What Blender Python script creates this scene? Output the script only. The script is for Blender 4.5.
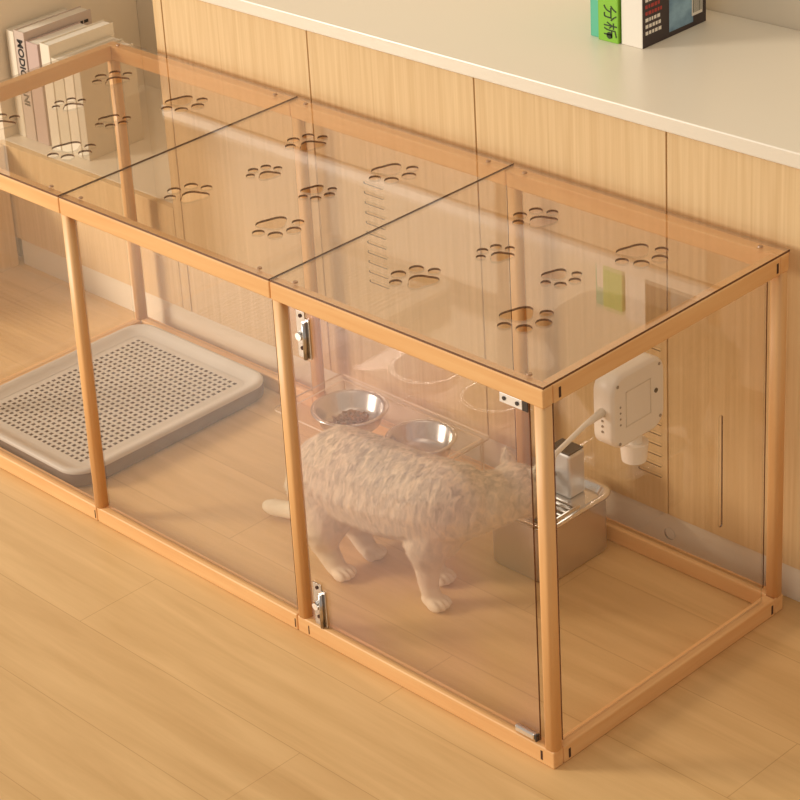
import bpy, bmesh, math, random
import numpy as np
from mathutils import Vector, Matrix
random.seed(4)
PI = math.pi
for o in list(bpy.data.objects):
    bpy.data.objects.remove(o)
sc = bpy.context.scene
C = sc.collection

# ---------------------------------------------------------------- camera
yaw, pitch, roll = 0.8865529, 0.42656451, -0.09654249
fw = Vector((-math.sin(yaw)*math.cos(pitch), math.cos(yaw)*math.cos(pitch), -math.sin(pitch)))
r0 = Vector((math.cos(yaw), math.sin(yaw), 0))
u0 = r0.cross(fw)
cr, sr = math.cos(roll), math.sin(roll)
rt, up = cr*r0 + sr*u0, -sr*r0 + cr*u0
bk = -fw
cam = bpy.data.objects.new('camera', bpy.data.cameras.new('camera'))
C.objects.link(cam)
M = Matrix(((rt.x, up.x, bk.x, 3.91793186), (rt.y, up.y, bk.y, -2.37298442), (rt.z, up.z, bk.z, 2.4484155), (0, 0, 0, 1)))
cam.matrix_world = M
cam.data.sensor_width = 36
cam.data.lens = 2339.08583*36/800
cam.data.shift_x = 199.85086/800
cam.data.shift_y = -159.17775/800
cam.data.clip_end = 50
sc.camera = cam

# ---------------------------------------------------------------- light
w = bpy.data.worlds.new('world'); sc.world = w
w.use_nodes = True
w.node_tree.nodes['Background'].inputs[0].default_value = (1.0, 0.92, 0.83, 1)
w.node_tree.nodes['Background'].inputs[1].default_value = 0.47
def area(name, loc, target, size, power, col, sy=None):
    l = bpy.data.lights.new(name, 'AREA'); l.energy = power; l.color = col
    l.shape = 'RECTANGLE'; l.size = size; l.size_y = sy or size
    o = bpy.data.objects.new(name, l); C.objects.link(o); o.location = loc
    o.rotation_euler = (Vector(target)-Vector(loc)).to_track_quat('-Z', 'Y').to_euler()
    return o
area('window_daylight', (-3.4, -4.1, 2.6), (0.8, 0.5, 0.3), 1.5, 335, (1.0, 0.93, 0.83))
area('ceiling_light', (1.6, -0.6, 3.4), (1.4, 0.3, 0), 1.8, 11, (1.0, 0.90, 0.76))
sc.view_settings.view_transform = 'Standard'
sc.view_settings.look = 'None'
sc.view_settings.exposure = 0.10
sc.view_settings.gamma = 1
sc.view_settings.use_curve_mapping = False
sc.cycles.transparent_max_bounces = 32
sc.cycles.max_bounces = 12

# ---------------------------------------------------------------- materials
def srgb(r, g, b):
    f = lambda c: (c/255/12.92) if c/255 <= 0.04045 else ((c/255+0.055)/1.055)**2.4
    return (f(r), f(g), f(b), 1)
def mat(name, col, rough=0.5, metal=0, spec=0.5, coat=0):
    m = bpy.data.materials.new(name); m.use_nodes = True
    b = m.node_tree.nodes['Principled BSDF']
    b.inputs['Base Color'].default_value = col
    b.inputs['Roughness'].default_value = rough
    b.inputs['Metallic'].default_value = metal
    b.inputs['Specular IOR Level'].default_value = spec
    b.inputs['Coat Weight'].default_value = coat
    return m
def noisy(name, cols, scale, rough=0.5, nscale=1.0, detail=6, bump=0.0, pos=(0.3, 0.7), dist=0.0, spec=0.5, extra=None):
    m = mat(name, cols[0], rough, spec=spec); nt = m.node_tree; N = nt.nodes; L = nt.links
    b = N['Principled BSDF']
    tc = N.new('ShaderNodeTexCoord'); mp = N.new('ShaderNodeMapping')
    mp.inputs['Scale'].default_value = scale
    L.new(tc.outputs['Object'], mp.inputs[0])
    n = N.new('ShaderNodeTexNoise'); n.inputs['Scale'].default_value = nscale
    n.inputs['Detail'].default_value = detail; n.inputs['Distortion'].default_value = dist
    n.inputs['Roughness'].default_value = 0.6
    L.new(mp.outputs[0], n.inputs['Vector'])
    cr = N.new('ShaderNodeValToRGB')
    cr.color_ramp.elements[0].position = pos[0]; cr.color_ramp.elements[1].position = pos[1]
    cr.color_ramp.elements[0].color = cols[0]; cr.color_ramp.elements[1].color = cols[1]
    L.new(n.outputs[0], cr.inputs[0])
    out = cr.outputs[0]
    if extra: out = extra(nt, out, tc)
    L.new(out, b.inputs['Base Color'])
    if bump:
        bp = N.new('ShaderNodeBump'); bp.inputs['Strength'].default_value = bump; bp.inputs['Distance'].default_value = 0.002
        L.new(n.outputs[0], bp.inputs['Height']); L.new(bp.outputs[0], b.inputs['Normal'])
    return m

def planks(nt, col, tc):
    N, L = nt.nodes, nt.links
    br = N.new('ShaderNodeTexBrick')
    mp = N.new('ShaderNodeMapping'); mp.inputs['Location'].default_value = (0.35, 0.06, 0)
    L.new(tc.outputs['Object'], mp.inputs[0]); L.new(mp.outputs[0], br.inputs['Vector'])
    br.inputs['Scale'].default_value = 1.0
    br.inputs['Brick Width'].default_value = 1.2; br.inputs['Row Height'].default_value = 0.19
    br.inputs['Mortar Size'].default_value = 0.0011; br.inputs['Mortar Smooth'].default_value = 0.6
    br.inputs['Color1'].default_value = (1, 1, 1, 1); br.inputs['Color2'].default_value = (0.94, 0.92, 0.90, 1)
    br.inputs['Mortar'].default_value = (0.76, 0.68, 0.60, 1)
    mx = N.new('ShaderNodeMix'); mx.data_type = 'RGBA'; mx.blend_type = 'MULTIPLY'
    mx.inputs['Factor'].default_value = 1
    L.new(col, mx.inputs['A']); L.new(br.outputs['Color'], mx.inputs['B'])
    return mx.outputs['Result']
M_floor = noisy('laminate_floor', [srgb(206, 164, 106), srgb(228, 188, 130)], (1.3, 16, 1), 0.42, 1.4, 8, 0.03, (0.3, 0.72), 0.5, extra=planks)
M_cab = noisy('oak_laminate', [srgb(208, 171, 119), srgb(229, 197, 147)], (70, 70, 1.3), 0.55, 1.5, 7, 0.05, (0.25, 0.7), 0.2)
M_frame = noisy('beech_rail', [srgb(226, 168, 106), srgb(240, 192, 131)], (2.2, 30, 30), 0.48, 1.5, 6, 0.03, (0.25, 0.75), 0.3)
M_frame_y = noisy('beech_cross_rail', [srgb(226, 168, 106), srgb(240, 192, 131)], (30, 2.2, 30), 0.48, 1.5, 6, 0.03, (0.25, 0.75), 0.3)
M_frame_z = noisy('beech_post', [srgb(226, 168, 106), srgb(240, 192, 131)], (30, 30, 2.2), 0.45, 1.5, 6, 0.03, (0.25, 0.75), 0.3)
M_white = mat('cream_laminate', srgb(232, 219, 196), 0.32)
M_wall = mat('cream_wall', srgb(230, 215, 190), 0.7)
M_plinth = mat('white_plinth', srgb(230, 216, 192), 0.5)
M_steel = mat('brushed_steel', (0.54, 0.50, 0.46, 1), 0.24, 1)
M_chrome = mat('chrome', (0.8, 0.78, 0.75, 1), 0.12, 1)
M_satin = mat('satin_metal', (0.86, 0.85, 0.83, 1), 0.35, 0.6)
M_cap = mat('bronze_cap', srgb(170, 128, 92), 0.3)
M_dark = mat('dark_slot', srgb(70, 38, 20), 0.7)
M_black = mat('black_plastic', srgb(58, 50, 44), 0.4)
M_edge = mat('acrylic_edge', srgb(104, 64, 38), 0.3)
M_plastic = mat('white_plastic', srgb(240, 230, 214), 0.35)
M_grey = mat('grey_mark', srgb(150, 135, 118), 0.5)
M_tray = mat('taupe_plastic', srgb(206, 194, 180), 0.5)
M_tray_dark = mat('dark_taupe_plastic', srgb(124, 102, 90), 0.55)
M_pan = mat('brown_pan', srgb(84, 64, 52), 0.6)
M_kib = noisy('kibble', [srgb(96, 50, 24), srgb(150, 88, 44)], (60, 60, 60), 0.8)

def acrylic(name, tint, gloss=(1, 1, 1, 1), base=0.045, film=False, rough=0.0):
    m = bpy.data.materials.new(name); m.use_nodes = True
    nt = m.node_tree; N = nt.nodes; L = nt.links; N.clear()
    out = N.new('ShaderNodeOutputMaterial'); mix = N.new('ShaderNodeMixShader')
    tr = N.new('ShaderNodeBsdfTransparent'); tr.inputs[0].default_value = tint
    gl = N.new('ShaderNodeBsdfGlossy'); gl.inputs['Color'].default_value = gloss; gl.inputs['Roughness'].default_value = rough
    geo = N.new('ShaderNodeNewGeometry'); dot = N.new('ShaderNodeVectorMath'); dot.operation = 'DOT_PRODUCT'
    L.new(geo.outputs['Normal'], dot.inputs[0]); L.new(geo.outputs['Incoming'], dot.inputs[1])
    ab = N.new('ShaderNodeMath'); ab.operation = 'ABSOLUTE'; L.new(dot.outputs['Value'], ab.inputs[0])
    s = N.new('ShaderNodeMath'); s.operation = 'SUBTRACT'; s.inputs[0].default_value = 1; L.new(ab.outputs[0], s.inputs[1])
    p = N.new('ShaderNodeMath'); p.operation = 'POWER'; p.inputs[1].default_value = 5; L.new(s.outputs[0], p.inputs[0])
    a = N.new('ShaderNodeMath'); a.operation = 'MULTIPLY_ADD'; a.inputs[1].default_value = 1-base; a.inputs[2].default_value = base
    L.new(p.outputs[0], a.inputs[0]); L.new(a.outputs[0], mix.inputs[0])
    L.new(tr.outputs[0], mix.inputs[1]); L.new(gl.outputs[0], mix.inputs[2]); L.new(mix.outputs[0], out.inputs[0])
    if film:   # rainbow protective film: slow colour drift over the pane
        tc = N.new('ShaderNodeTexCoord'); n = N.new('ShaderNodeTexNoise'); n.inputs['Scale'].default_value = 3.2
        n.inputs['Detail'].default_value = 1; L.new(tc.outputs['Object'], n.inputs['Vector'])
        cr = N.new('ShaderNodeValToRGB'); e = cr.color_ramp.elements
        e[0].position = 0.36; e[0].color = (1.0, 0.95, 0.70, 1); e[1].position = 0.66; e[1].color = (0.84, 0.88, 1.0, 1)
        k = e.new(0.5); k.color = (1.0, 0.86, 0.92, 1)
        L.new(n.outputs[0], cr.inputs[0]); L.new(cr.outputs[0], gl.inputs['Color'])
    return m
M_acr = acrylic('clear_acrylic', (0.982, 0.968, 0.95, 1))
M_top = acrylic('clear_top_acrylic', (0.955, 0.925, 0.885, 1), base=0.085)
M_door = acrylic('film_covered_acrylic', (0.975, 0.945, 0.94, 1), base=0.08, film=True, rough=0.15)
M_stand = acrylic('thin_clear_acrylic', (0.97, 0.95, 0.93, 1))
def edge_mix(name, col, a, b):
    # sawn edge: opaque where looked at directly, nearly clear where looked at from inside the sheet
    m = mat(name, col, 0.25); nt = m.node_tree; N = nt.nodes; L = nt.links
    tr = N.new('ShaderNodeBsdfTransparent'); mx = N.new('ShaderNodeMixShader'); g_ = N.new('ShaderNodeNewGeometry')
    mr = N.new('ShaderNodeMapRange'); mr.inputs['To Min'].default_value = a; mr.inputs['To Max'].default_value = b
    L.new(g_.outputs['Backfacing'], mr.inputs['Value']); L.new(mr.outputs[0], mx.inputs[0])
    L.new(tr.outputs[0], mx.inputs[1]); L.new(N['Principled BSDF'].outputs[0], mx.inputs[2]); L.new(mx.outputs[0], N['Material Output'].inputs[0])
    return m
M_hole = edge_mix('cut_out_edge', srgb(92, 52, 28), 0.85, 0.16)
M_edge = edge_mix('acrylic_edge', srgb(100, 60, 36), 0.97, 0.2)
M_edge2 = M_edge
M_stedge = mat('bright_acrylic_edge', srgb(226, 200, 168), 0.2)

# ---------------------------------------------------------------- mesh helpers
def obj(name, bm, mats, parent=None, smooth=False, loc=None):
    me = bpy.data.meshes.new(name); bm.normal_update(); bm.to_mesh(me); bm.free()
    o = bpy.data.objects.new(name, me); C.objects.link(o)
    for m in (mats if isinstance(mats, (list, tuple)) else [mats]): me.materials.append(m)
    if smooth:
        for p in me.polygons: p.use_smooth = True
    if loc: o.location = loc
    if parent: o.parent = parent
    return o
def thing(name, label, cat, loc=(0, 0, 0), rz=0, group=None):
    o = bpy.data.objects.new(name, None); C.objects.link(o)
    o.location = loc; o.rotation_euler = (0, 0, rz); o['label'] = label; o['category'] = cat
    o.empty_display_size = 0.05
    if group: o['group'] = group
    return o
def tag(o, label, cat, group=None):
    o['label'] = label; o['category'] = cat
    if group: o['group'] = group
    return o
def struct(name, bm, m):
    o = obj(name, bm, m); o['kind'] = 'structure'; return o
def box(bm, x0, x1, y0, y1, z0, z1, bev=0, seg=2, mi=0):
    r = bmesh.ops.create_cube(bm, size=1)
    vs = r['verts']
    bmesh.ops.scale(bm, vec=(x1-x0, y1-y0, z1-z0), verts=vs)
    bmesh.ops.translate(bm, vec=((x0+x1)/2, (y0+y1)/2, (z0+z1)/2), verts=vs)
    fs = list({f for v in vs for f in v.link_faces})
    for f in fs: f.material_index = mi
    if bev:
        es = list({e for v in vs for e in v.link_edges})
        bmesh.ops.bevel(bm, geom=es, offset=bev, segments=seg, affect='EDGES', profile=0.5, material=-1)
    return bm
def B(*a, **k):
    return box(bmesh.new(), *a, **k)
def cyl(bm, c, r, h, axis='Z', seg=24, r2=None, mi=0):
    m = Matrix.Translation(c)
    if axis == 'X': m = m @ Matrix.Rotation(PI/2, 4, 'Y')
    if axis == 'Y': m = m @ Matrix.Rotation(PI/2, 4, 'X')
    r_ = bmesh.ops.create_cone(bm, cap_ends=True, segments=seg, radius1=r, radius2=r if r2 is None else r2, depth=h, matrix=m)
    for v in r_['verts']:
        for f in v.link_faces: f.material_index = mi
    return bm
def rrect(x0, x1, y0, y1, r, n=8):
    pts = []
    for cx, cy, a0 in ((x1-r, y1-r, 0), (x0+r, y1-r, PI/2), (x0+r, y0+r, PI), (x1-r, y0+r, 1.5*PI)):
        for i in range(n+1):
            a = a0+PI/2*i/n; pts.append((cx+r*math.cos(a), cy+r*math.sin(a)))
    return pts
def loft(bm, rings, cap0=True, cap1=True, mi=0):
    V = [[bm.verts.new(p) for p in ring] for ring in rings]
    n = len(V[0])
    for a, b in zip(V, V[1:]):
        for i in range(n):
            f = bm.faces.new((a[i], a[(i+1) % n], b[(i+1) % n], b[i])); f.material_index = mi; f.smooth = True
    if cap0: bm.faces.new(V[0][::-1]).material_index = mi
    if cap1: bm.faces.new(V[-1]).material_index = mi
    return bm
def lathe(bm, prof, c=(0, 0, 0), seg=48, mi=0):
    rings = [[(c[0]+r*math.cos(2*PI*i/seg), c[1]+r*math.sin(2*PI*i/seg), c[2]+z) for i in range(seg)] for r, z in prof]
    return loft(bm, rings, False, False, mi)
def tube(bm, pts, rad, seg=12, mi=0):
    pts = [Vector(p) for p in pts]; rings = []
    for i, p in enumerate(pts):
        t = (pts[min(i+1, len(pts)-1)]-pts[max(i-1, 0)]).normalized()
        a = t.cross(Vector((0, 0, 1)) if abs(t.z) < 0.9 else Vector((1, 0, 0))).normalized(); b = t.cross(a)
        r = rad[i] if isinstance(rad, (list, tuple)) else rad
        rings.append([p+r*(math.cos(2*PI*k/seg)*a+math.sin(2*PI*k/seg)*b) for k in range(seg)])
    return loft(bm, rings, True, True, mi)
def sheet(name, outline, holes, thick, mats, parent, plane='Z', loc=(0, 0, 0)):
    """flat plate cut with holes: 2D outline/hole polygons, filled and extruded; material 0 on faces, 1 on edges"""
    cu = bpy.data.curves.new(name, 'CURVE'); cu.dimensions = '2D'; cu.fill_mode = 'BOTH'; cu.extrude = thick/2
    for poly in [outline]+holes:
        s = cu.splines.new('POLY'); s.points.add(len(poly)-1); s.use_cyclic_u = True
        for i, (x, y) in enumerate(poly): s.points[i].co = (x, y, 0, 1)
    t = bpy.data.objects.new('tmp', cu); C.objects.link(t)
    dg = bpy.context.evaluated_depsgraph_get(); dg.update()
    me = bpy.data.meshes.new_from_object(t.evaluated_get(dg)); bpy.data.objects.remove(t); bpy.data.curves.remove(cu)
    me.name = name
    bm = bmesh.new(); bm.from_mesh(me); bpy.data.meshes.remove(me)
    bmesh.ops.remove_doubles(bm, verts=bm.verts, dist=1e-5)
    bmesh.ops.recalc_face_normals(bm, faces=bm.faces)
    bm.normal_update()
    for f in bm.faces: f.material_index = 0 if abs(f.normal.z) > 0.5 else 1; f.smooth = False
    if len(mats) > 2:   # panel edges: dark where the sawn side faces out, clear elsewhere, hole walls their own
        xs = [p[0] for p in outline]; ys = [p[1] for p in outline]
        for f in bm.faces:
            if f.material_index == 0: continue
            c = f.calc_center_median()
            onx, ony = min(abs(c.x-min(xs)), abs(c.x-max(xs))), min(abs(c.y-min(ys)), abs(c.y-max(ys)))
            if min(onx, ony) > 1e-4: f.material_index = 2

    if plane == 'Y': bmesh.ops.rotate(bm, matrix=Matrix.Rotation(PI/2, 3, 'X'), verts=bm.verts)           # (x,y)->(x,z)
    if plane == 'X': bmesh.ops.transform(bm, matrix=Matrix(((0, 0, 1, 0), (1, 0, 0, 0), (0, 1, 0, 0), (0, 0, 0, 1))), verts=bm.verts)  # (x,y)->(y,z)
    bmesh.ops.translate(bm, vec=loc, verts=bm.verts)
    return obj(name, bm, mats, parent)
def circ(cx, cy, r, n=24): return [(cx+r*math.cos(2*PI*i/n), cy+r*math.sin(2*PI*i/n)) for i in range(n)]
def slot_poly(x0, x1, y0, y1): return rrect(x0, x1, y0, y1, min(x1-x0, y1-y0)/2-1e-5, 4)
_font = {}
def text(name, body, size, mtx, m, parent, align='LEFT', depth=0.0004, bold=0.0):
    cu = bpy.data.curves.new(name, 'FONT'); cu.body = body; cu.size = size; cu.extrude = depth; cu.offset = bold; cu.align_x = align; cu.align_y = 'CENTER'
    t = bpy.data.objects.new('tmp', cu); C.objects.link(t)
    dg = bpy.context.evaluated_depsgraph_get(); dg.update()
    me = bpy.data.meshes.new_from_object(t.evaluated_get(dg)); bpy.data.objects.remove(t); bpy.data.curves.remove(cu)
    me.transform(mtx); me.materials.clear(); me.materials.append(m); me.name = name
    o = bpy.data.objects.new(name, me); C.objects.link(o); o.parent = parent
    return o

# ---------------------------------------------------------------- setting
struct('floor', B(-3.2, 4.5, -3.5, 1.3, -0.05, 0), M_floor)
YW = 0.66
struct('wall_back', B(-0.70, 4.5, 1.14, 1.24, 0, 2.7), M_wall)
struct('wall_left', B(-0.64, -0.552, 0.684, 1.139, 0, 2.7), M_wall)
struct('baseboard_back', B(-0.51, 3.35, YW+0.004, YW+0.022, 0, 0.070, bev=0.001), M_plinth)
# built-in cabinets: one wood-fronted unit per seam
seams = [0.145, 0.603, 1.060, 1.515, 1.972, 2.43, 2.89]
cab_lab = ['oak wall cabinet beside the white book niche, behind the left cage bay', 'oak wall cabinet behind the middle of the pet cage',
           'oak wall cabinet behind the cat, below the teal and green books', 'oak wall cabinet behind the right end of the pet cage', 
           'oak wall cabinet right of the pet cage, beyond its corner post', 'oak wall cabinet at the far right beyond the cage']
for i, l in enumerate(cab_lab[:5]):
    a, b = seams[i], seams[i+1]
    t = thing('wall_cabinet', l, 'cabinet', (a, YW, 0.07), group='oak cabinets along the wall')
    obj('body', B(0.002, b-a-0.002, 0.019, 0.43, 0.0, 0.784), M_wall, t)
    obj('door', B(0.0014, b-a-0.0014, 0.0, 0.018, 0.001, 0.783, bev=0.0008, seg=1), M_cab, t)
ct = obj('countertop', B(0.115, 2.96, YW-0.006, 1.139, 0.8555, 0.885, bev=0.0025), M_white)
tag(ct, 'long cream laminate countertop running over the oak cabinets, holding three books', 'countertop')
# low niche unit on the left
t = thing('niche_cabinet', 'low cabinet with oak front and open cream niche holding the pale books', 'cabinet', (-0.60, YW, 0.07))
obj('front_panel', B(0.0485, 0.713, 0.0, 0.018, 0.001, 0.2545, bev=0.0008, seg=1), M_cab, t)
obj('niche_floor', B(0.0485, 0.713, 0.0185, 0.478, 0.234, 0.255, bev=0.001), M_white, t)
obj('side_panel', B(0.715, 0.743, 0.0, 0.478, 0.0, 0.783, bev=0.0008), M_cab, t)
obj('body', B(0.050, 0.696, 0.02, 0.478, 0.0, 0.232), M_wall, t)
t = thing('corner_cabinet', 'oak side cabinet standing in the corner left of the cage', 'cabinet', (-0.515, 0, 0))
obj('body', B(-0.45, -0.001, 0.10, 0.652, 0.0, 0.325, bev=0.001), M_cab, t)

# ---------------------------------------------------------------- pet cage
X1, X2, L_, D, H = 0.5977, 1.1839, 1.8, 0.6275, 0.7147
RW, RH = 0.0235, 0.034
cage = thing('pet_cage', 'long beech framed pet cage of clear panels with paw shaped holes, standing on the floor', 'pet cage', (0, 0, 0))
def rail(x0, x1, y0, y1, z0, z1, m):
    return obj('rail', B(x0, x1, y0, y1, z0, z1, bev=0.003, seg=3), m, cage)
g = 0.0006
for a, b in ((0, X1), (X1, X2), (X2, L_)):
    for y0, y1 in ((0, RW), (D-RW, D)):
        rail(a+g, b-g, y0, y1, H-RH, H, M_frame)
        rail(a+g, b-g, y0, y1, 0.0, RH, M_frame)
for x0 in (0.0, L_-RW):
    for z0 in (0.0, H-RH):
        rail(x0, x0+RW, RW+g, D-RW-g, z0, z0+RH, M_frame_y)
for x in (0.0125, X1+0.012, X2+0.012, L_-0.0125):
    for y in (0.0125, D-0.0125):
        bm = bmesh.new()
        h = 0.0122; lean = 0.009 if (0.5 < x < 0.7 and y < 0.1) else 0
        loft(bm, [[(x+px-(lean if z < 0.1 else 0.002*(lean > 0)), y+py, z) for px, py in rrect(-h, h, -h, h, 0.008, 5)] for z in (RH-0.001, H-RH+0.001)])
        obj('post', bm, M_frame_z, cage)
# dark connector slots at the joints
def jslot(x0, x1, y0, y1, z0, z1): obj('joint_slot', B(x0, x1, y0, y1, z0, z1), M_dark, cage)
for x in (X1-0.006, X2-0.006, X2+0.03):
    jslot(x-0.001, x+0.001, -0.0006, 0.001, 0.006, 0.024)
jslot(1.770, 1.774, -0.0006, 0.001, 0.008, 0.026)
for y in (0.038, 0.594):
    for z in (0.006, H-0.027):
        jslot(L_-0.001, L_+0.0006, y-0.0025, y+0.0025, z, z+0.018)
T = 0.0035
def pane_y(name, x0, x1, z0, z1, y, m=M_acr, holes=[]):
    return sheet(name, [(x0, z0), (x1, z0), (x1, z1), (x0, z1)], holes, T, [m, M_edge, M_hole], cage, 'Y', (0, y, 0))
ZB, ZT = RH+0.003, H-RH-0.002
pane_y('front_panel', 0.035, X1-0.008, ZB, ZT, 0.012)
pane_y('front_panel', X1+0.030, X2-0.008, ZB, ZT, 0.012)
def vents(x, z0, z1):
    return [slot_poly(x, x+0.055, z, z+0.006) for z in np.arange(z0, z1, 0.022)]
pane_y('back_panel', 0.035, X1-0.008, ZB, ZT, D-0.012)
pane_y('back_panel', X1+0.030, X2-0.008, ZB, ZT, D-0.012, holes=vents(0.79, 0.36, 0.60)+[circ(X1+0.37, 0.066, 0.012)])
pane_y('back_panel', X2+0.030, L_-0.036, ZB, ZT, D-0.012, holes=vents(1.482, 0.18, 0.46)+[circ(X2+0.37, 0.066, 0.012)])
def pane_x(name, y0, y1, x, holes=[]):
    return sheet(name, [(y0, ZB), (y1, ZB), (y1, ZT), (y0, ZT)], holes, T, [M_acr, M_edge, M_hole], cage, 'X', (x, 0, 0))
pane_x('side_panel', 0.034, D-0.034, 0.012)
pane_x('side_panel', 0.034, D-0.050, L_-0.012, [slot_poly(0.452, 0.461, 0.250, 0.470)])
# top panels with paw-shaped cut-outs
def paw(cx, cy, ang, s):
    hs = []
    e = Vector((math.cos(ang), math.sin(ang))); n = Vector((-e.y, e.x))
    for a, rr, d in ((-68, 0.0105, 0.043), (-24, 0.0125, 0.047), (22, 0.0125, 0.047), (66, 0.0105, 0.043)):
        q = Vector((math.cos(math.radians(a)), math.sin(math.radians(a))))*d*s
        c = Vector((cx, cy))+e*q.x+n*q.y
        hs.append(circ(c.x, c.y, rr*s*1.1, 20))
    pad = []
    for i in range(40):
        t_ = 2*PI*i/40
        r = 0.0235*(1+0.15*math.cos(3*t_))
        x, y = r*math.cos(t_)*1.0*s - 0.006, r*math.sin(t_)*1.22*s
        c = Vector((cx, cy))+e*x+n*y
        pad.append((c.x, c.y))
    hs.append(pad)
    return hs
A, Bq = math.radians(165), math.radians(-17)
k = 0
for a, b in ((0, X1), (X1, X2), (X2, L_)):
    hs = []
    for dx, dy, an, s in ((0.205, 0.165, A, 0.96), (0.425, 0.170, Bq, 1.0), (0.245, 0.320, A, 0.74), (0.375, 0.320, Bq, 0.76), (0.205, 0.472, A, 0.9), (0.420, 0.472, Bq, 1.0)):
        hs += paw(a+dx, dy-0.006, an, s)
    z = H+0.0005+0.002
    tp = sheet('top_panel', [(a+0.0012, 0.001), (b-0.0012, 0.001), (b-0.0012, D+0.002), (a+0.0012, D+0.002)], hs, 0.0042, [M_top, M_edge, M_hole], cage, 'Z', (0, 0, z))
    for sx in (a+0.045, b-0.045):
        for sy in (0.02, D-0.02):
            bm = bmesh.new(); cyl(bm, (sx, sy, z+0.0032), 0.0050, 0.0022, seg=16, r2=0.0040)
            obj('screw_cap', bm, M_cap, tp)
# the door of the right bay
dx0, dx1 = X2+0.034, L_-0.038
door = sheet('door', [(dx0, ZB), (dx1, ZB), (dx1, ZT), (dx0, ZT)], [], T, [M_door, M_edge, M_hole], cage, 'Y', (0, 0.010, 0))
for zc in (0.078, 0.632):
    x = dx0+(0.018 if zc < 0.3 else 0.030); yf = 0.010-T/2
    bm = box(bmesh.new(), x-0.009, x+0.013, yf-0.0022, yf-0.0002, zc-0.045, zc+0.045, bev=0.0007)
    box(bm, x+0.013, x+0.024, yf-0.0030, yf-0.0002, zc-0.042, zc+0.034, bev=0.0007)
    hg = obj('hinge', bm, M_steel, door)
    obj('hinge_barrel', tube(bmesh.new(), [(x+0.0135, yf-0.006, zc-0.043), (x+0.0135, yf-0.006, zc+0.028)], 0.0040), M_steel, hg)
    bm = cyl(bmesh.new(), (x+0.001, yf-0.006, zc-0.002), 0.0085, 0.008, 'Y', 24, r2=0.0070)
    obj('screw', bm, M_chrome, hg)
    for dz in (0.036, -0.026):
        obj('screw', cyl(bmesh.new(), (x+0.002, yf-0.0030, zc+dz), 0.0034, 0.0016, 'Y', 16), M_dark, hg)
yf = 0.010-T/2
lt = obj('catch_plate', B(1.703, 1.750, yf-0.0024, yf-0.0002, 0.6600, 0.6775, bev=0.0008), M_satin, door)
obj('catch_plate_tip', B(1.7505, 1.762, yf-0.0030, yf-0.0002, 0.6600, 0.6775, bev=0.0008), M_black, door)
for x in (1.713, 1.740):
    obj('screw', cyl(bmesh.new(), (x, yf-0.003, 0.669), 0.0036, 0.0016, 'Y', 16), M_black, lt)
bm = box(bmesh.new(), 1.714, 1.758, yf-0.010, yf-0.0002, 0.0385, 0.0515, bev=0.003)
mc = obj('magnet_catch', bm, M_chrome, door)
obj('end_cap', B(1.7585, 1.763, yf-0.010, yf-0.0002, 0.0380, 0.0520, bev=0.002), M_black, mc)

# ---------------------------------------------------------------- litter tray
tr = thing('litter_tray', 'beige grey plastic litter tray with perforated grid, standing in the left cage bay', 'litter tray', (0.036, 0.038, 0.0006))
TX, TY = 0.452, 0.556
bm = bmesh.new()
def ring(ins, z, r): return [(x, y, z) for x, y in rrect(ins, TX-ins, ins, TY-ins, max(r, 0.004), 8)]
loft(bm, [ring(0.010, 0, 0.05), ring(0.001, 0.008, 0.055), ring(0, 0.036, 0.055)], True, False)
obj('base', bm, M_tray_dark, tr)
bm = bmesh.new()
loft(bm, [ring(0.0, 0.0362, 0.055), ring(0.0, 0.041, 0.055), ring(0.004, 0.0445, 0.052), ring(0.012, 0.0445, 0.045), ring(0.022, 0.039, 0.036), ring(0.034, 0.0340, 0.028), ring(0.040, 0.0332, 0.022)], False, False)
obj('rim', bm, M_tray, tr)
# grate: an even field of square holes
gx0, gx1, gy0, gy1 = 0.038, TX-0.038, 0.038, TY-0.038
bm = bmesh.new(); nx, ny = 24, 31
cw, ch = (gx1-gx0)/nx, (gy1-gy0)/ny; hz = 0.0325
for i in range(nx):
    for j in range(ny):
        x0, y0 = gx0+i*cw, gy0+j*ch; q = 0.23
        edge = i < 1 or j < 1 or i >= nx-1 or j >= ny-1
        o4 = [(x0, y0), (x0+cw, y0), (x0+cw, y0+ch), (x0, y0+ch)]
        ov = [bm.verts.new((*p, hz)) for p in o4]
        if edge: bm.faces.new(ov); continue
        i4 = [(x0+cw*q, y0+ch*q), (x0+cw*(1-q), y0+ch*q), (x0+cw*(1-q), y0+ch*(1-q)), (x0+cw*q, y0+ch*(1-q))]
        iv = [bm.verts.new((*p, hz)) for p in i4]; lv = [bm.verts.new((*p, hz-0.010)) for p in i4]
        for k in range(4):
            n = (k+1) % 4
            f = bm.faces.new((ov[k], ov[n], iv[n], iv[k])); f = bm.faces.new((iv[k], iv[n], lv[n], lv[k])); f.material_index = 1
bmesh.ops.remove_doubles(bm, verts=bm.verts, dist=1e-5)
obj('grate', bm, [M_tray, M_tray_dark], tr)
obj('pan', B(0.03, TX-0.03, 0.03, TY-0.03, 0.012, 0.016), M_pan, tr)

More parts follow.
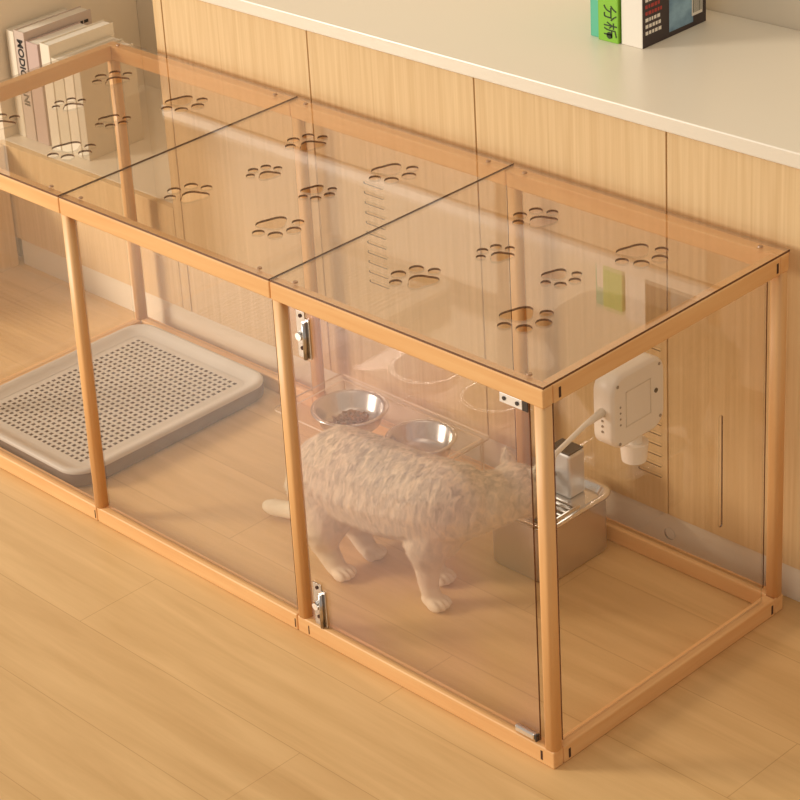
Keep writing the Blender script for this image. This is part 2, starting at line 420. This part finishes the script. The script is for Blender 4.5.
# ---------------------------------------------------------------- bowls on their clear stand
ZS = 0.125
st = thing('bowl_stand', 'clear acrylic feeding stand with two round holes behind the cat', 'bowl stand', (0, 0, 0))
bc = [(0.826, 0.500, 0.078), (1.022, 0.506, 0.070)]
sheet('top_plate', rrect(0.700, 1.125, 0.400, 0.600, 0.012, 4), [circ(x, y, r-0.006, 40) for x, y, r in bc], 0.004, [M_stand, M_stedge], st, 'Z', (0, 0, ZS-0.002))
for x in (0.72, 1.11):
    sheet('side_plate', rrect(0.415, 0.590, 0.001, ZS-0.0045, 0.003, 2), [], 0.004, [M_stand, M_stedge], st, 'X', (x, 0, 0))
sheet('stretcher_plate', [(0.7225, 0.05), (1.1075, 0.05), (1.1075, ZS-0.0045), (0.7225, ZS-0.0045)], [], 0.003, [M_stand, M_stedge], st, 'Y', (0, 0.586, 0))
labs = ['steel feeding bowl holding brown kibble, left one in the clear stand', 'empty steel feeding bowl, right one in the clear stand']
for (x, y, r), l in zip(bc, labs):
    bm = bmesh.new()
    prof = [(0.0005, -0.040), (r*0.62, -0.040), (r*0.80, -0.030), (r*0.90, -0.005), (r*0.905, 0.0012), (r*1.02, 0.0012), (r*1.03, 0.003), (r*1.0, 0.0042), (r*0.93, 0.0040), (r*0.88, 0.001), (r*0.77, -0.028), (r*0.60, -0.0375), (0.0005, -0.0375)]
    lathe(bm, prof)
    b = obj('feeding_bowl', bm, M_chrome if 0 else M_steel, loc=(x, y, ZS)); tag(b, l, 'bowl', 'steel feeding bowls in the clear stand')
bm = bmesh.new()
for i in range(150):
    a = random.random()*2*PI; rr = 0.042*math.sqrt(random.random())
    m_ = Matrix.Translation((rr*math.cos(a), rr*math.sin(a), random.uniform(0.004, 0.016)-0.2*rr)) @ Matrix.Rotation(random.random()*3, 4, 'X')
    bmesh.ops.create_icosphere(bm, subdivisions=1, radius=0.0046, matrix=m_ @ Matrix.Diagonal((1, 1, 0.6, 1)))
kb = obj('kibble', bm, M_kib, loc=(bc[0][0], bc[0][1], ZS-0.0375+0.0048)); tag(kb, 'brown dry kibble heaped in the left steel bowl', 'cat food'); kb['kind'] = 'stuff'

# ---------------------------------------------------------------- drinking fountain
ft = thing('water_fountain', 'square stainless steel pet fountain with a pump housing, in the right cage bay', 'pet fountain', (1.285, 0.403, 0.0006))
FX, FY, FZ = 0.152, 0.190, 0.122
def fr(ins, z, r=0.028): return [(x, y, z) for x, y in rrect(ins, FX-ins, ins, FY-ins, r, 8)]
bm = bmesh.new(); loft(bm, [fr(0.004, 0), fr(0.001, 0.004), fr(0.001, FZ-0.004)], True, False)
obj('body', bm, mat('satin_steel', (0.74, 0.67, 0.62, 1), 0.36, 0.9), ft)
bm = bmesh.new()
loft(bm, [fr(0.0, FZ-0.006), fr(-0.006, FZ-0.002, 0.032), fr(-0.007, FZ+0.002, 0.033), fr(-0.004, FZ+0.004, 0.031), fr(0.005, FZ+0.003, 0.026), fr(0.012, FZ-0.008, 0.022)], False, True)
obj('tray', bm, M_chrome, ft)
bm = bmesh.new()
for i in range(6):
    y = 0.030+i*0.014
    box(bm, 0.030, FX-0.018, y, y+0.006, FZ-0.0078, FZ+0.001, bev=0.001)
box(bm, 0.026, 0.031, 0.026, 0.112, FZ-0.0078, FZ+0.001, bev=0.001); box(bm, FX-0.019, FX-0.014, 0.026, 0.112, FZ-0.0078, FZ+0.001, bev=0.001)
obj('grille', bm, M_chrome, ft)
obj('pump_housing', B(0.048, 0.104, 0.124, 0.170, FZ-0.0078, FZ+0.086, bev=0.006, seg=3), M_satin, ft)
obj('pump_lid', B(0.050, 0.102, 0.126, 0.168, FZ+0.0862, FZ+0.089, bev=0.001), M_black, ft)
obj('spout', tube(bmesh.new(), [(0.07, 0.119, FZ+0.042), (0.07, 0.106, FZ+0.040), (0.07, 0.100, FZ+0.032)], 0.007), M_chrome, ft)

# ---------------------------------------------------------------- white device clamped to the corner post
dv = thing('smart_sprayer', 'white rounded square device with a nozzle, held on an arm inside the right cage corner', 'device', (1.733, 0.284, 0.556))
bm = bmesh.new()
DH = 0.068
def dring(x, ins, r): return [(x, y, z) for y, z in rrect(-DH+ins, DH-ins, -DH+ins, DH-ins, r, 8)]
loft(bm, [dring(-0.022, 0.006, 0.026), dring(-0.018, 0.001, 0.03), dring(0.014, 0.0, 0.032), dring(0.019, 0.002, 0.03), dring(0.0215, 0.007, 0.026)])
obj('housing', bm, M_plastic, dv)
xf = 0.0218
for y, z in ((-0.054, 0.052), (0.052, 0.052), (0.054, -0.046), (-0.05, -0.056)):
    obj('screw', cyl(bmesh.new(), (xf+0.0002, y, z), 0.003, 0.0008, 'X', 16), M_grey, dv)
for k in range(4):
    obj('indicator', cyl(bmesh.new(), (xf+0.0002, -0.048, 0.012-0.011*k), 0.0018, 0.0008, 'X', 12), M_grey, dv)
obj('lens', cyl(bmesh.new(), (xf+0.0004, 0.043, 0.006), 0.0042, 0.0012, 'X', 20), M_black, dv)
for k in range(3):
    obj('button', cyl(bmesh.new(), (0.0, -DH-0.0004, -0.012-0.010*k), 0.0022, 0.001, 'Y', 12), M_grey, dv)
bm = bmesh.new()   # square label frame moulded in the face
for (a, b, c, d) in ((-0.034, 0.030, 0.033, 0.0345), (-0.034, 0.030, -0.031, -0.0295), (-0.034, -0.0325, -0.031, 0.0345), (0.0285, 0.030, -0.031, 0.0345)):
    box(bm, xf-0.0002, xf+0.0006, a, b, c, d)
obj('label_frame', bm, mat('faint_grey', srgb(222, 208, 188), 0.5), dv)
bm = bmesh.new(); cyl(bm, (0, 0.012, -DH-0.008), 0.014, 0.018, seg=24); cyl(bm, (0, 0.012, -DH-0.034), 0.021, 0.034, seg=32, r2=0.024)
obj('nozzle', bm, M_plastic, dv, smooth=False)
obj('arm', tube(bmesh.new(), [(0, -DH-0.0005, 0.004), (0.006, -0.12, 0.004), (0.030, -0.22, 0.004), (0.046, -0.250, 0.004)], [0.008, 0.0042, 0.0042, 0.007]), M_plastic, dv)

# ---------------------------------------------------------------- books
def book(x, y, z, wd, dp, h, cm, pm, label, group, name='book', lean=0.0):
    """spine faces -Y; cover on +X"""
    t = thing(name, label, 'book', (x, y, z), group=group)
    bm = bmesh.new(); c = 0.0018
    box(bm, 0, c, 0, dp, 0, h, bev=0.0004, seg=1); box(bm, wd-c, wd, 0, dp, 0, h, bev=0.0004, seg=1); box(bm, c, wd-c, 0, c, 0, h)
    obj('cover', bm, cm, t)
    obj('pages', B(c+0.0002, wd-c-0.0002, c+0.0002, dp-0.003, 0.003, h-0.003), pm, t)
    return t
M_pages = mat('book_pages', srgb(230, 218, 198), 0.8)
def bmcol(n, r, g_, b): return mat(n, srgb(r, g_, b), 0.45)
zc = 0.8856
c_teal, c_green = bmcol('teal_cover', 96, 186, 150), bmcol('green_cover', 134, 190, 52)
c_white, c_blk = bmcol('white_cover', 236, 226, 210), bmcol('near_black_cover', 58, 44, 42)
gR = 'books on the countertop'
b1 = book(1.149, 0.896, zc, 0.024, 0.17, 0.24, c_teal, M_pages, 'teal green spined book on the countertop, left of the bright green one', gR)
b2 = book(1.1745, 0.888, zc, 0.048, 0.18, 0.235, c_green, M_pages, 'bright green spined book on the countertop between teal and white books', gR)
b3 = book(1.2265, 0.893, zc, 0.050, 0.190, 0.25, c_white, M_pages, 'white spined book with dark picture cover, rightmost on the countertop', gR)
M_ink = mat('dark_ink', srgb(44, 56, 24), 0.6)
RS = lambda loc: Matrix.Translation(loc) @ Matrix(((1, 0, 0, 0), (0, 0, -1, 0), (0, 1, 0, 0), (0, 0, 0, 1)))   # text facing -Y, upright
SP = lambda loc: RS(loc) @ Matrix.Rotation(-PI/2, 4, 'Z')                                                         # reading down the spine
CV = lambda loc: Matrix.Translation(loc) @ Matrix(((0, 0, 1, 0), (1, 0, 0, 0), (0, 1, 0, 0), (0, 0, 0, 1)))     # text facing +X
text('spine_text', '分析', 0.034, RS((0.027, -0.0004, 0.075)) @ Matrix.Rotation(-PI/2, 4, 'Z'), M_ink, b2, 'LEFT')
text('spine_text', '●', 0.018, RS((0.027, -0.0004, 0.012)), M_ink, b2, 'CENTER')
bm = B(0.004, 0.020, -0.0006, -0.0001, 0.075, 0.2); obj('spine_label', bm, c_white, b1)
# picture cover of the white book
obj('cover_print', B(0.0502, 0.0508, 0.0, 0.190, 0.0, 0.25), c_blk, b3)
M_blue = noisy('blue_picture', [srgb(60, 96, 132), srgb(150, 186, 204)], (1, 12, 16), 0.4, 1.0)
obj('cover_picture', B(0.0509, 0.0512, 0.078, 0.150, 0.010, 0.25), M_blue, b3)
obj('barcode_patch', B(0.0513, 0.0516, 0.146, 0.178, 0.022, 0.060), c_white, b3)
bm = bmesh.new()
for k in range(9): box(bm, 0.0517, 0.0519, 0.149+k*0.003, 0.149+k*0.003+random.choice((0.001, 0.0017)), 0.028, 0.055)
obj('barcode', bm, M_ink, b3)
M_red = mat('red_ink', srgb(176, 60, 52), 0.5)
bm = bmesh.new(); bm2 = bmesh.new()
for k in range(9):
    z = 0.024+k*0.013; tgt = bm if k in (3, 4, 6) else bm2
    y = 0.008
    while y < 0.052:
        d = random.uniform(0.004, 0.009); box(tgt, 0.0509, 0.0511, y, y+d, z, z+0.007); y += d+0.0025
obj('cover_text', bm2, c_white, b3); obj('cover_text', bm, M_red, b3)
# pale books in the niche
gL = 'pale books standing in the niche'
zn = 0.3256
specs = [(-0.541, 0.030, 0.276, 0.19, (226, 214, 192), 'thin cream book, leftmost in the niche'),
         (-0.509, 0.040, 0.282, 0.21, (196, 176, 160), 'thick taupe book with black spine lettering in the niche'),
         (-0.464, 0.046, 0.262, 0.17, (192, 166, 154), 'dusky pink spined book in the niche, right of the lettered taupe one'),
         (-0.408, 0.036, 0.270, 0.20, (228, 216, 194), 'tall cream book in the niche, right of the dusky pink one'),
         (-0.368, 0.040, 0.240, 0.19, (216, 204, 180), 'short cream book in the niche, beside the tall cream one'),
         (-0.325, 0.036, 0.236, 0.19, (226, 214, 192), 'pale ivory book second from the right in the niche'),
         (-0.286, 0.026, 0.228, 0.17, (206, 194, 172), 'grey beige book, rightmost in the niche')]
bl = []
for i, (x, wd, h, dp, c, l) in enumerate(specs):
    bl.append(book(x, 0.720, zn, wd, dp, h, mat('pale_cover_'+'abcdefg'[i], srgb(*c), 0.5), M_pages, l, gL))
M_ink2 = mat('black_ink', srgb(40, 34, 30), 0.6)
text('spine_text', 'MODIGLIANI', 0.030, SP((0.020, -0.0004, 0.262)), M_ink2, bl[1], 'LEFT', bold=0.0009)
bm = bmesh.new(); y = 0.02
while y < 0.20:
    d = random.uniform(0.006, 0.014); box(bm, 0.0401, 0.0404, y, y+d, 0.252, 0.260); y += d+0.003
obj('cover_text', bm, M_ink2, bl[1])

# ---------------------------------------------------------------- cat
def cat_body():
    bm = bmesh.new()
    def ball(c, r, s=(1, 1, 1), rot=None):
        m_ = Matrix.Translation(c)
        if rot: m_ = m_ @ rot
        bmesh.ops.create_icosphere(bm, subdivisions=3, radius=r, matrix=m_ @ Matrix.Diagonal((*s, 1)))
    def chain(pts, n=7):
        """overlapping balls along a tapering path"""
        for (p, r), (q, s) in zip(pts, pts[1:]):
            p, q = Vector(p), Vector(q); d = (q-p).length
            k = max(2, int(d/(0.35*min(r, s)))+1)
            for i in range(k+1):
                t_ = i/k; bmesh.ops.create_icosphere(bm, subdivisions=2, radius=r+(s-r)*t_, matrix=Matrix.Translation(p.lerp(q, t_)))
    yc = 0.245
    # trunk
    chain([((1.036, yc, 0.172), 0.078), ((1.072, yc, 0.182), 0.093), ((1.120, yc, 0.186), 0.094), ((1.205, yc, 0.192), 0.091),
           ((1.285, yc+0.005, 0.205), 0.086), ((1.340, yc+0.015, 0.216), 0.078)])
    chain([((1.340, yc+0.015, 0.212), 0.068), ((1.368, 0.300, 0.208), 0.058), ((1.376, 0.345, 0.200), 0.052)])   # neck
    # head, turned towards the fountain and dipped
    hc = Vector((1.388, 0.380, 0.204))
    hd = Vector((-0.02, 0.80, -0.55)).normalized()
    q = hd.to_track_quat('Y', 'Z').to_matrix().to_4x4()
    ball(hc, 0.055, (1.05, 0.98, 0.92), q)
    for sx in (-1, 1):
        ball(hc+q.to_3x3()@Vector((sx*0.024, 0.026, -0.014)), 0.025)                       # cheeks
        ball(hc+q.to_3x3()@Vector((sx*0.010, 0.046, -0.016)), 0.014)                       # muzzle
        e0 = hc+q.to_3x3()@Vector((sx*0.030, -0.002, 0.034)); e1 = hc+q.to_3x3()@Vector((sx*0.043, -0.016, 0.066))
        chain([(e0, 0.017), (e0.lerp(e1, 0.5), 0.011), (e1, 0.004)])                        # ears
    ball(hc+q.to_3x3()@Vector((0, 0.052, -0.006)), 0.009)
    # near hind leg (towards the camera) : thigh, knee, hock, paw
    def leg_h(y, x0, xp, s=1.0):
        chain([((x0+0.012, (y+yc)/2, 0.165), 0.070*s), ((x0+0.040, (y*2+yc)/3, 0.128), 0.060*s), ((x0+0.045, y, 0.095), 0.044), ((xp-0.046, y, 0.064), 0.030), ((xp-0.036, y, 0.042), 0.0235), ((xp-0.018, y, 0.020), 0.0205)])
        for d in (-0.0165, -0.0055, 0.0055, 0.0165): ball(Vector((xp+0.014-abs(d)*0.45, y+d, 0.0115)), 0.0112, (1.6, 0.56, 1.0))
        ball(Vector((xp-0.010, y, 0.014)), 0.020, (1.3, 1, 0.68))
    leg_h(0.180, 1.030, 1.118)
    leg_h(0.268, 1.035, 1.112)
    def leg_f(y, x0, xp):
        chain([((x0, (y+yc)/2+0.005, 0.185), 0.056), ((x0-0.010, y, 0.135), 0.044), ((x0-0.012, y, 0.092), 0.028), ((xp-0.016, y, 0.045), 0.0195), ((xp-0.010, y, 0.022), 0.0185)])
        for d in (-0.0165, -0.0055, 0.0055, 0.0165): ball(Vector((xp+0.016-abs(d)*0.45, y+d, 0.0115)), 0.0112, (1.6, 0.56, 1.0))
        ball(Vector((xp-0.006, y, 0.014)), 0.020, (1.3, 1, 0.68))
    leg_f(0.222, 1.318, 1.322)
    leg_f(0.292, 1.300, 1.268)
    # tail: drops behind the rump and trails along the floor to the left
    chain([((1.025, yc+0.01, 0.140), 0.040), ((1.000, yc+0.015, 0.090), 0.024), ((0.975, yc+0.015, 0.055), 0.020), ((0.935, yc+0.012, 0.034), 0.019),
           ((0.898, yc+0.008, 0.027), 0.0185), ((0.860, yc, 0.022), 0.018), ((0.846, yc-0.004, 0.022), 0.013)])
    me = bpy.data.meshes.new('tmpcat'); bm.to_mesh(me); bm.free()
    t = bpy.data.objects.new('tmpcat', me); C.objects.link(t)
    r = t.modifiers.new('r', 'REMESH'); r.mode = 'VOXEL'; r.voxel_size = 0.0030
    s = t.modifiers.new('s', 'SMOOTH'); s.iterations = 6; s.factor = 0.5
    dg = bpy.context.evaluated_depsgraph_get(); dg.update()
    out = bpy.data.meshes.new_from_object(t.evaluated_get(dg)); bpy.data.objects.remove(t); bpy.data.meshes.remove(me)
    for p in out.polygons: p.use_smooth = True
    return out, hc, q.to_3x3()
def fur_mat(name):
    m = mat(name, srgb(214, 190, 158), 0.85, spec=0.2); nt = m.node_tree; N = nt.nodes; L = nt.links
    tc = N.new('ShaderNodeTexCoord'); mp = N.new('ShaderNodeMapping'); mp.inputs['Scale'].default_value = (62, 34, 20)
    mp.inputs['Rotation'].default_value = (0, 0.5, 0)
    L.new(tc.outputs['Object'], mp.inputs[0])
    n = N.new('ShaderNodeTexNoise'); n.inputs['Scale'].default_value = 1.6; n.inputs['Detail'].default_value = 5; n.inputs['Distortion'].default_value = 1.0
    L.new(mp.outputs[0], n.inputs['Vector'])
    # grey ticking is a coat marking of the back and flanks; belly, legs and paws are cream
    sp = N.new('ShaderNodeSeparateXYZ'); L.new(tc.outputs['Object'], sp.inputs[0])
    mr = N.new('ShaderNodeMapRange'); mr.inputs['From Min'].default_value = 0.04; mr.inputs['From Max'].default_value = 0.27
    L.new(sp.outputs['Z'], mr.inputs['Value'])
    th = N.new('ShaderNodeMapRange'); th.inputs['From Min'].default_value = 0.30; th.inputs['From Max'].default_value = 0.72
    L.new(n.outputs[0], th.inputs['Value'])
    mu = N.new('ShaderNodeMath'); mu.operation = 'MULTIPLY'; L.new(mr.outputs[0], mu.inputs[0]); L.new(th.outputs[0], mu.inputs[1])
    mx = N.new('ShaderNodeMix'); mx.data_type = 'RGBA'
    mx.inputs['A'].default_value = srgb(234, 214, 180); mx.inputs['B'].default_value = srgb(158, 142, 124)
    L.new(mu.outputs[0], mx.inputs['Factor']); L.new(mx.outputs['Result'], N['Principled BSDF'].inputs['Base Color'])
    return m
me, hc, hq = cat_body()
M_fur = fur_mat('cream_tabby_fur')
cat = thing('cat', 'cream and silver grey cat bending to drink, standing inside the right cage bay', 'cat', (0, 0, 0))
me.name = 'body'; me.materials.clear(); me.materials.append(M_fur)
body = bpy.data.objects.new('body', me); C.objects.link(body); body.parent = cat
def make_fur(me, n):
    rng = np.random.default_rng(3)
    nv = len(me.polygons)
    cen = np.empty(nv*3); me.polygons.foreach_get('center', cen); cen = cen.reshape(-1, 3)
    nor = np.empty(nv*3); me.polygons.foreach_get('normal', nor); nor = nor.reshape(-1, 3)
    idx = rng.integers(0, nv, n)
    c, nn = cen[idx]+rng.normal(0, 0.0013, (n, 3)), nor[idx]
    ok = c[:, 2] > 0.030
    c, nn = c[ok], nn[ok]; n = len(c)
    flow = np.tile(np.array([-0.8, 0, -0.55]), (n, 1)) + rng.normal(0, 0.25, (n, 3))
    flow[c[:, 2] < 0.11] = np.array([0, 0, -1.0]) + rng.normal(0, 0.2, ((c[:, 2] < 0.11).sum(), 3))
    flow -= (flow*nn).sum(1)[:, None]*nn
    flow /= np.linalg.norm(flow, axis=1)[:, None]+1e-6
    d = flow*0.96+nn*0.22
    d /= np.linalg.norm(d, axis=1)[:, None]
    ln = np.where(c[:, 2] < 0.09, 0.005, 0.010)*rng.uniform(0.7, 1.25, n)
    side = np.cross(d, nn); side /= np.linalg.norm(side, axis=1)[:, None]+1e-6
    wd = 0.00034
    base = c-nn*0.001
    v0, v1, v2 = base-side*wd, base+side*wd, base+d*ln[:, None]
    V = np.stack([v0, v1, v2], 1).reshape(-1, 3)
    m2 = bpy.data.meshes.new('fur')
    m2.vertices.add(3*n); m2.vertices.foreach_set('co', V.ravel())
    m2.loops.add(3*n); m2.loops.foreach_set('vertex_index', np.arange(3*n))
    m2.polygons.add(n); m2.polygons.foreach_set('loop_start', np.arange(0, 3*n, 3))
    m2.update(calc_edges=True)
    for p in m2.polygons: p.use_smooth = True
    m2.normals_split_custom_set_from_vertices([tuple(x) for x in np.repeat(nn, 3, 0)])
    m2.materials.append(M_fur)
    o = bpy.data.objects.new('fur', m2); C.objects.link(o); return o
fur = make_fur(me, 110000)
fur.parent = cat; fur['kind'] = 'stuff'
M_eye = mat('eye', srgb(60, 70, 40), 0.1); M_nose = mat('nose', srgb(196, 130, 116), 0.5)
for sx in (-1, 1):
    bm = bmesh.new(); bmesh.ops.create_icosphere(bm, subdivisions=3, radius=0.0075, matrix=Matrix.Translation(hc+hq@Vector((sx*0.020, 0.0465, 0.010))))
    obj('eye', bm, M_eye, cat, smooth=True)
bm = bmesh.new(); bmesh.ops.create_icosphere(bm, subdivisions=2, radius=0.0055, matrix=Matrix.Translation(hc+hq@Vector((0, 0.0595, -0.008))))
obj('nose', bm, M_nose, cat, smooth=True)
